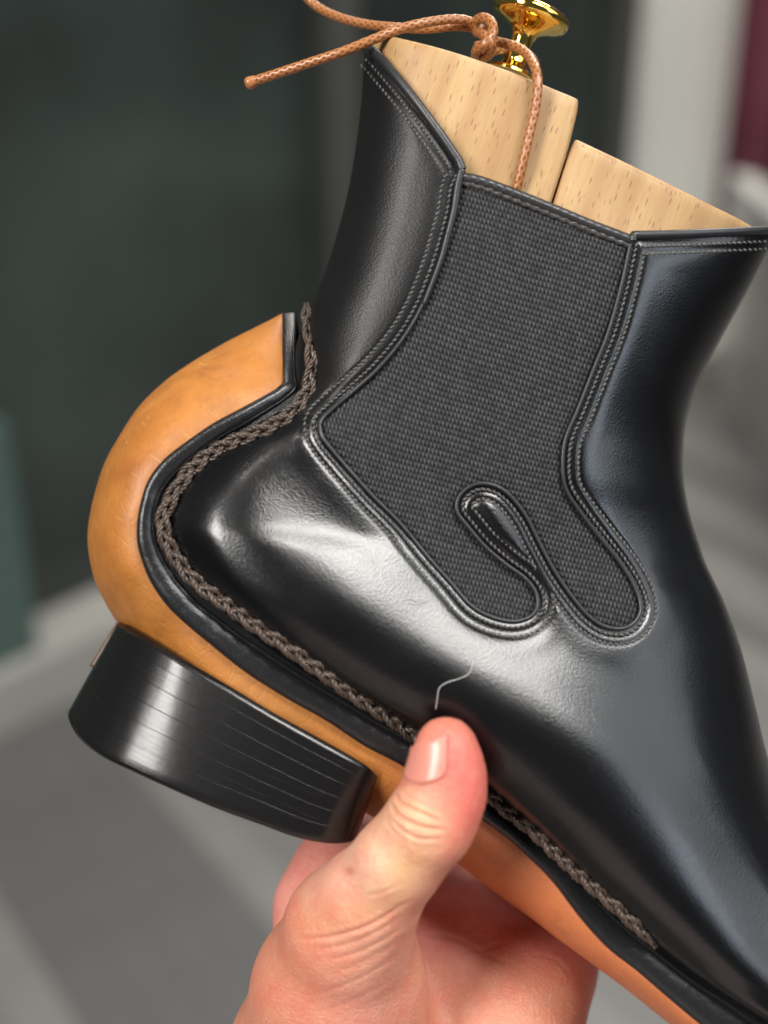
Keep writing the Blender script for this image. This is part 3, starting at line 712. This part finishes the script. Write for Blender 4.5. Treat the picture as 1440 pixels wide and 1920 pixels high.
# ------------------------------------------------------------------ small things on the leather
lint = tube_obj('lint_fibre', on_upper(curve([(886, 1243), (880, 1262), (862, 1272), (838, 1280), (824, 1290), (820, 1310), (817, 1330)], 3), .35), .00007, M('pale_lint', (.6, .58, .54, 1), .6).m, None, 6)
in_root(lint); tag(lint, 'fine pale lint fibre lying on the black leather above the thumb tip', 'fibre')
sc = MB()
for pts in ([(752, 1128), (770, 1124), (786, 1130), (803, 1127)], [(768, 1131), (780, 1134), (796, 1133)], [(818, 1207), (832, 1211)]):
    X = on_upper(curve(pts, 3), .06); Vv, F = tube(X, .00009 * np.r_[.3, np.ones(len(X) - 2), .3], 5, False); sc.add(Vv, F)
sc.build('scuff', M('scuff_grey', (.30, .29, .28, 1), .6).m, boot)

# ------------------------------------------------------------------ hand
def seg(a, b): return a, b
def bone(chain):       # list of (u,v,h,r mm)
    out = []
    for p, q in zip(chain[:-1], chain[1:]):
        out.append((at(*p[:3]) * 1000, at(*q[:3]) * 1000, p[3], q[3]))
    return out
thumb = bone([(836, 1397, 43.5, 5.6), (839, 1440, 43.0, 6.3), (834, 1492, 42.5, 7.0), (804, 1545, 42.0, 7.9), (746, 1615, 38, 8.2), (690, 1688, 32, 9.8), (655, 1740, 26, 12.5), (625, 1850, 15, 16.5), (600, 1990, 2, 20), (590, 2250, -12, 24)])
thumb += bone([(690, 1780, 18, 9.5), (690, 1850, 14, 11.5), (690, 1960, 8, 15)])
palm = []
palm += bone([(660, 2230, -18, 20), (610, 1920, -12, 14), (610, 1700, -16, 10.5), (640, 1625, -19, 10)])
palm += bone([(720, 2200, -22, 20), (740, 1900, -14, 14), (770, 1760, -18, 13), (800, 1680, -30, 12)])
palm += bone([(820, 2150, -14, 20), (860, 1900, -12, 15), (890, 1800, -17, 13.5), (930, 1720, -30, 12)])
palm += bone([(880, 2150, -10, 18), (950, 1950, -6, 14.5), (985, 1870, -10, 12.5), (1020, 1810, -20, 11), (1050, 1775, -32, 10)])
fingers = []
fingers += bone([(640, 1625, -19, 10), (668, 1560, -31, 9), (720, 1480, -42, 8.5), (820, 1390, -46, 7.8), (900, 1330, -44, 7)])
fingers2 = bone([(800, 1680, -34, 11), (830, 1590, -42, 9), (910, 1480, -46, 8.5), (1000, 1400, -47, 7.8), (1060, 1350, -46, 7)])
fingers3 = bone([(930, 1720, -34, 11), (970, 1640, -42, 9), (1040, 1540, -47, 8.5), (1120, 1460, -49, 7.6), (1180, 1410, -48, 6.8)])
fingers4 = bone([(1050, 1770, -34, 9.5), (1090, 1720, -41, 8), (1150, 1640, -47, 7.4), (1220, 1570, -50, 6.6), (1260, 1530, -49, 6)])
lo = np.array([-60., -60., -150.]); hi = np.array([66., 62., -32.]); RES = 1.15
N3_ = np.ceil((hi - lo) / RES).astype(int)
gxx = [lo[k] + RES * np.arange(N3_[k]) for k in range(3)]
G = np.stack(np.meshgrid(*gxx, indexing='ij'), -1).astype(np.float32)
def rcone(P, a, b, r1, r2):
    d = (b - a).astype(np.float32); L2 = float(d @ d); t = np.clip(((P - a.astype(np.float32)) @ d) / L2, 0, 1)
    q = P - a.astype(np.float32) - t[..., None] * d
    return np.sqrt((q * q).sum(-1)) - (r1 + (r2 - r1) * t)
def smin(a, b, k):
    h = np.clip(.5 + .5 * (b - a) / k, 0, 1); return b + (a - b) * h - k * h * (1 - h)
def union(bs, k):
    f = None
    for b in bs:
        g = rcone(G, *b); f = g if f is None else smin(f, g, k)
    return f
fld = union(thumb, 4.0)
pal = union(palm, 7.0)
for fs in (fingers, fingers2, fingers3, fingers4): pal = smin(pal, union(fs, 3.0), 3.0)
fld = smin(fld, pal, 6.0)
# web between thumb and index
fld = smin(fld, union(bone([(690, 1730, 10, 8), (680, 1690, -6, 8), (650, 1650, -16, 9)]), 4), 7)
def surface_nets(f, lo, res):
    s = f < 0; nx, ny, nz = f.shape
    cnt_ = np.zeros((nx - 1, ny - 1, nz - 1), np.float32); acc_ = np.zeros((nx - 1, ny - 1, nz - 1, 3), np.float32)
    def sl(d): return [slice(d[k], (f.shape[k] - 1) + d[k]) for k in range(3)]
    for axis in range(3):
        o1, o2 = [k for k in range(3) if k != axis]
        for i in (0, 1):
            for j in (0, 1):
                d0 = [0, 0, 0]; d0[o1] = i; d0[o2] = j; d1 = list(d0); d1[axis] = 1
                fa = f[tuple(sl(d0))]; fb = f[tuple(sl(d1))]; m = (fa < 0) != (fb < 0)
                t = np.where(m, fa / np.where(fa == fb, 1, fa - fb), 0)
                cnt_ += m
                for k in range(3):
                    acc_[..., k] += np.where(m, (t if k == axis else d0[k]), 0)
    act = cnt_ > 0; ids = -np.ones(cnt_.shape, int); ids[act] = np.arange(act.sum())
    c = np.argwhere(act); Vv = lo + res * (c + acc_[act] / cnt_[act][:, None])
    quads = []
    for axis in range(3):
        o1, o2 = [k for k in range(3) if k != axis]
        a = [slice(1, -1)] * 3; b = [slice(1, -1)] * 3; a[axis] = slice(0, -1); b[axis] = slice(1, None)
        fa = s[tuple(a)]; fb = s[tuple(b)]; m = fa != fb; p = np.argwhere(m)
        off = np.ones(3, int); off[axis] = 0; p = p + off
        def cid(i, j):
            q = p.copy(); q[:, o1] -= i; q[:, o2] -= j; return ids[q[:, 0], q[:, 1], q[:, 2]]
        q = np.stack([cid(1, 1), cid(0, 1), cid(0, 0), cid(1, 0)], -1)
        fl = fa[m]
        if axis == 1: fl = ~fl
        q[~fl] = q[~fl][:, ::-1]; quads.append(q)
    q = np.vstack(quads); q = q[(q >= 0).all(1)]
    return Vv, q
Vs, Qs = surface_nets(fld, lo, RES)
def laplace(Vv, Q, it, lam=.5):
    e = np.vstack([Q[:, [0, 1]], Q[:, [1, 2]], Q[:, [2, 3]], Q[:, [3, 0]]]); n = len(Vv)
    deg = np.bincount(e.ravel(), minlength=n)[:, None]
    for _ in range(it):
        a_ = np.stack([np.bincount(e[:, 0], Vv[e[:, 1], k], n) + np.bincount(e[:, 1], Vv[e[:, 0], k], n) for k in range(3)], -1)
        Vv = Vv + lam * (a_ / np.maximum(deg, 1) - Vv)
    return Vv
Vs = laplace(Vs, Qs, 4)
tmp = mesh('hand_base', Vs / 1000, Qs, None)
md = tmp.modifiers.new('s', 'SUBSURF'); md.levels = 2; md.render_levels = 2
dg = bpy.context.evaluated_depsgraph_get(); ev = bpy.data.meshes.new_from_object(tmp.evaluated_get(dg))
bpy.data.objects.remove(tmp)
n = len(ev.vertices); co = np.zeros(n * 3, np.float32); ev.vertices.foreach_get('co', co); co = co.reshape(-1, 3).astype(float)
no = np.zeros(n * 3, np.float32); ev.vertex_normals.foreach_get('vector', no); no = no.reshape(-1, 3)
pu, pv, ph = back_px(co)
near_side = smooth01(-no[:, 1], -.1, .35)
thumb_zone = smooth01(ph, -8, 2); palm_zone = 1 - thumb_zone
disp = np.zeros(n); line_t = np.zeros(n)
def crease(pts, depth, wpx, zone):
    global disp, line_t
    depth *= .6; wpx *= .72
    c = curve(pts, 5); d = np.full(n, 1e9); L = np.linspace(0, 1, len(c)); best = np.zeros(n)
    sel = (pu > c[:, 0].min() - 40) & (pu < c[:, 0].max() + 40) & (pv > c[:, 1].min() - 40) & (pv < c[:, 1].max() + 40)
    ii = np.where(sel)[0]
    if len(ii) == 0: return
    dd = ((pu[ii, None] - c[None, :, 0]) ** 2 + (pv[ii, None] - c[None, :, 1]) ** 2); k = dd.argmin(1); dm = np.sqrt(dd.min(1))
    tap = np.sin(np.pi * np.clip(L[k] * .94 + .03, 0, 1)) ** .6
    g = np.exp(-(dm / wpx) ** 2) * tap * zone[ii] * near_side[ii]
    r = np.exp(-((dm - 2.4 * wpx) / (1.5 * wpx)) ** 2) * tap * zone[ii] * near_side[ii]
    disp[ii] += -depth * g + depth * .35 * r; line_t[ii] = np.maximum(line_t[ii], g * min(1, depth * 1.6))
TZ, PZ = thumb_zone, palm_zone
for pts, d_, w_ in [
    ([(742, 1492), (752, 1506), (772, 1516), (800, 1528), (820, 1540)], 1.04, 4.0), ([(734, 1508), (744, 1526), (768, 1540), (800, 1552), (832, 1556)], 1.14, 4.5),
    ([(738, 1540), (756, 1558), (786, 1572), (822, 1574)], 0.85, 4), ([(752, 1478), (768, 1496), (790, 1506), (812, 1524)], .35, 3.5), ([(724, 1535), (736, 1556), (760, 1572)], .35, 4),
    ([(560, 1760), (620, 1756), (690, 1736), (750, 1700), (768, 1690)], .55, 5), ([(590, 1782), (650, 1770), (700, 1750), (745, 1722)], .22, 4.5), ([(610, 1802), (670, 1786), (720, 1762), (760, 1735)], .26, 5),
    ([(600, 1832), (660, 1812), (715, 1785), (765, 1752)], .15, 6), ([(590, 1866), (650, 1845), (710, 1815), (770, 1772)], .18, 6), ([(600, 1900), (670, 1872), (730, 1840), (776, 1805)], .12, 6),
    ([(690, 1680), (725, 1670), (758, 1655)], .25, 4)]:
    crease(pts, d_, w_, TZ)
for pts, d_, w_ in [([(790, 1752), (850, 1760), (910, 1790), (970, 1815), (1040, 1850)], .7, 6), ([(830, 1772), (870, 1782), (905, 1782), (940, 1768)], .4, 5), ([(800, 1900), (830, 1870), (870, 1850)], .4, 5),
                    ([(800, 1790), (812, 1840), (800, 1900)], .4, 6), ([(1000, 1790), (1040, 1800), (1070, 1830)], .4, 5)]:
    crease(pts, d_, w_, PZ)
co2 = co + no * (disp / 1000)[:, None]
hd = empty('person', 'bare left hand gripping the boot under its tan waist, thumb on the black leather', 'person')
ev.vertices.foreach_set('co', co2.astype(np.float32).ravel()); ev.materials.append(SKIN); ev.name = 'hand'
ev.polygons.foreach_set('use_smooth', np.ones(len(ev.polygons), bool)); ev.update()
hand = bpy.data.objects.new('hand', ev); C.objects.link(hand); hand.parent = hd
lin_ = lambda r, g, b: np.array(srgb(r, g, b)[:3])
colr = np.tile(lin_(224, 158, 130), (n, 1))
def blot(u0, v0, su, sv, ang, rgb, amt, zone=1.0):
    global colr
    a = math.radians(ang); du = (pu - u0) * math.cos(a) + (pv - v0) * math.sin(a); dv = -(pu - u0) * math.sin(a) + (pv - v0) * math.cos(a)
    g = (amt * np.exp(-(du / su) ** 2 - (dv / sv) ** 2) * zone)[:, None]; colr = colr * (1 - g) + lin_(*rgb) * g
colr = colr * (1 - palm_zone[:, None]) + lin_(242, 164, 150) * palm_zone[:, None]
blot(850, 1430, 90, 95, 0, (232, 116, 106), .95, TZ); blot(880, 1520, 45, 90, 20, (230, 114, 104), .85, TZ)
blot(770, 1535, 62, 50, 20, (232, 200, 158), .95, TZ); blot(720, 1620, 80, 70, -45, (238, 208, 172), .9, TZ); blot(640, 1660, 60, 80, 45, (236, 196, 176), .6, TZ)
blot(760, 1630, 35, 55, 35, (226, 178, 118), .55, TZ); blot(590, 1730, 90, 45, -30, (218, 150, 112), .75, TZ); blot(690, 1705, 60, 26, -20, (222, 166, 116), .5, TZ)
blot(657, 1634, 11, 8, 0, (190, 130, 84), .8, TZ); blot(700, 1800, 80, 60, -20, (230, 174, 148), .6, TZ); blot(540, 1860, 90, 110, -20, (214, 136, 108), .6, TZ); blot(680, 1900, 80, 60, 0, (228, 158, 142), .6, TZ)
blot(820, 1690, 70, 60, 0, (240, 146, 138), .75, PZ); blot(960, 1780, 120, 60, 30, (240, 144, 136), .6, PZ); blot(930, 1890, 120, 60, 0, (236, 156, 138), .6, PZ); blot(620, 1620, 60, 60, 0, (216, 134, 118), .5, PZ)
colr = colr * np.array([.86, .80, .78])
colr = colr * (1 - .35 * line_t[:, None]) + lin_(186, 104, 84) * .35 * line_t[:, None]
paint(hand, 'skin', colr)
# thumb nail, set in the left flank of the tip
kd = np.linspace(0, 1, 13); kc = np.linspace(-1, 1, 11)
na, nb = np.array([792, 1367.]), np.array([806, 1448.])
ax0, ax1 = at(837, 1398, 43.5), at(836, 1478, 42.7)
nd = np.array([-.73, -.68, .06]); nd /= np.linalg.norm(nd)
axd = ax1 - ax0; axd /= np.linalg.norm(axd); nd = nd - axd * nd.dot(axd); nd /= np.linalg.norm(nd); lat = np.cross(axd, nd)
rows_ = []
for f in kd:
    st_, en_ = -.165 + .32 * kc, .74 + .085 * kc - .17 * kc ** 2
    fa_ = st_ + (en_ - st_) * f; c0 = ax0 + (ax1 - ax0) * fa_[:, None]
    wn = .80 * (1 - .10 * max(0, (f - .75) / .25) ** 2); ang_ = kc * wn
    rows_.append(c0 + .0066 * (np.cos(ang_)[:, None] * nd + np.sin(ang_)[:, None] * lat))
from mathutils.bvhtree import BVHTree
nf = np.zeros(len(ev.polygons) * 4, np.int32); ev.polygons.foreach_get('vertices', nf); nf = nf.reshape(-1, 4)
nf = nf[((pu[nf] > 740) & (pu[nf] < 880) & (pv[nf] > 1320) & (pv[nf] < 1500) & (ph[nf] > 20)).all(1)]
un = np.unique(nf); rm = -np.ones(len(co2), int); rm[un] = np.arange(len(un))
bv = BVHTree.FromPolygons([tuple(p) for p in co2[un]], [tuple(int(k) for k in q) for q in rm[nf]])
Vn = np.stack(rows_).reshape(-1, 3); Fn = grid_faces(13, 11)
for i_ in range(len(Vn)):
    hit = bv.find_nearest(tuple(Vn[i_])); Vn[i_] = np.array(hit[0]) + np.array(hit[1]) * .00022
Vn = Vn.reshape(13, 11, 3); Vn[0] -= axd * .0006; Vn = Vn.reshape(-1, 3)
nail = mesh('thumbnail', Vn, Fn, NAIL, hd); sm = nail.modifiers.new('t', 'SOLIDIFY'); sm.thickness = .0006; sm.offset = 0
nail.parent = hand

# ------------------------------------------------------------------ the place behind, far out of focus
def ground(u, v, z=0.0):
    d = ROT @ Vector(((u - 720) * S, D, (960 - v) * S)); k = (z - CAM.z) / d.z
    return CAM + d * k
def plain(name, col, rough=.6, nscale=6, amt=.25, **kw):
    m = M(name, col, rough, **kw); k = m.ramp(m.noise(nscale, 4), mono(.35, .7))
    m.color(m.mix(m.math('MULTIPLY', k, amt), col, tuple(c * .55 for c in col[:3]) + (1,))); return m.m
def boxv(x0, x1, y0, y1, z0, z1):
    v = np.array([(x, y, z) for x in (x0, x1) for y in (y0, y1) for z in (z0, z1)], float)
    f = np.array([(0, 1, 3, 2), (4, 6, 7, 5), (0, 4, 5, 1), (2, 3, 7, 6), (0, 2, 6, 4), (1, 5, 7, 3)]); return v, f
def box(name, dims, mat, parent=None, loc=(0, 0, 0), rz=0):
    o = mesh(name, *boxv(*dims), mat, parent, False); o.location = loc; o.rotation_euler = (0, 0, rz)
    b = o.modifiers.new('b', 'BEVEL'); b.width = .004; b.segments = 2; return o
FLOOR = plain('floor_base', (.12, .118, .112, 1), .8)
fl = mesh('floor', [(-9, -4, -.03), (9, -4, -.03), (9, 14, -.03), (-9, 14, -.03)], np.array([[0, 1, 2, 3]]), FLOOR); fl['kind'] = 'structure'
p1, p2 = ground(40, 1500), ground(330, 1900); ang = math.atan2((p1 - p2).y, (p1 - p2).x)
DECKS = [plain('deck_board_a', (.185, .18, .172, 1), .55, 9, .3), plain('deck_board_b', (.13, .127, .121, 1), .55, 9, .3), plain('deck_board_c', (.225, .22, .21, 1), .55, 9, .3)]
base_pl = [mesh('plank', *boxv(-7, 7, -.034, .034, -.028, 0), m_, fl, False) for m_ in DECKS]
dirv = Vector((math.cos(ang), math.sin(ang), 0)); nv = Vector((-dirv.y, dirv.x, 0)); org = Vector((0, 2.2, 0))
for k in range(-42, 43):
    src = base_pl[random.randrange(3)]
    o = src.copy(); C.objects.link(o); o.parent = fl; o.location = org + nv * (k * .0675); o.rotation_euler = (0, 0, ang)
for o in base_pl: bpy.data.objects.remove(o)

# dark glazed shop front on the left
a0, b0 = ground(0, 1345), ground(250, 1225); rz = math.atan2((b0 - a0).y, (b0 - a0).x)
front = empty('shop_front', 'dark glazed shop front with pale plinth, blurred behind the heel on the left', 'shop front', a0, (0, 0, rz))
PL = plain('plinth', (.42, .41, .38, 1), .6); GL = M('dark_glass', (.024, .032, .029, 1), .18); GL.color(GL.mix(GL.ramp(GL.noise(1.6, 3), mono(.35, .7)), (.030, .037, .034, 1), (.066, .088, .078, 1))); GL = GL.m  # lighter clouds in the pane colour paint in reflections
FRM = plain('grey_frame', (.085, .085, .078, 1), .5); TEAL = plain('teal_paint', (.085, .135, .12, 1), .45)
box('plinth', (-1.6, 2.6, -.05, .35, 0, .11), PL, front)
for x in (-.9, .80, 1.6): box('frame', (x - .035, x + .035, .03, .10, .112, 3.0), FRM, front)
for x0, x1 in ((-.86, .76), (.84, 1.56)): box('pane', (x0, x1, .06, .072, .112, 3.0), GL, front)
box('side_panel', (-.25, .07, -.03, .026, .112, .50), TEAL, front)

# right-hand side: pale column, olive door frame, maroon curtain
def wall_at(u, v, dist):
    d = (ROT @ Vector(((u - 720) * S, D, (960 - v) * S))).normalized(); k = dist / math.hypot(d.x, d.y); p = CAM + d * k; return p
CREAM = plain('cream_plaster', (.78, .78, .73, 1), .7, 3, .12); OLIVE = plain('olive_wood', (.20, .17, .10, 1), .6); MAROON = plain('maroon_cloth', (.15, .032, .05, 1), .8)
DARKW = plain('dark_wall', (.022, .024, .022, 1), .6)
bw = mesh('wall', *boxv(-4.0, 3.4, 0, .1, 0, 3), DARKW, None, False); bw.location = (0, 4.4, 0); bw['kind'] = 'structure'
pc = wall_at(1288, 250, 3.7); col = tag(box('column', (-.125, .125, -.12, .12, 0, 3), CREAM, None, (pc.x, pc.y, 0)), 'pale cream column blurred behind the boot tree on the right', 'column')
pd = wall_at(1160, 250, 4.1); tag(box('door_frame', (-.06, .06, -.05, .05, 0, 3), OLIVE, None, (pd.x, pd.y, 0)), 'olive brown upright frame blurred beside the cream column', 'door frame')
c0, c1 = ground(1300, 650), ground(1440, 880)
rz2 = math.atan2((c0 - c1).y, (c0 - c1).x)
LOWW = plain('pale_board', (.50, .50, .47, 1), .6, 3, .12)
tag(box('partition', (-1.2, .62, -.06, 0, 0, .50), LOWW, None, (c1.x, c1.y, 0), rz2), 'low pale partition blurred at the right edge', 'partition')
cv_ = MB(); xs = np.linspace(0, 1.0, 90); zs = np.linspace(.36, 2.7, 8)
X, Z = np.meshgrid(xs, zs); Y = .035 * np.sin(X * 48) * (1 - .2 * Z / 2.7)
cv_.add(np.stack([X, Y, Z], -1), grid_faces(8, 90)); cur = cv_.build('curtain', MAROON)
pm = wall_at(1362, 250, 3.3); cur.location = (pm.x, pm.y, 0); sd_ = cur.modifiers.new('t', 'SOLIDIFY'); sd_.thickness = .004
tag(cur, 'maroon curtain hanging blurred at the upper right edge', 'curtain')
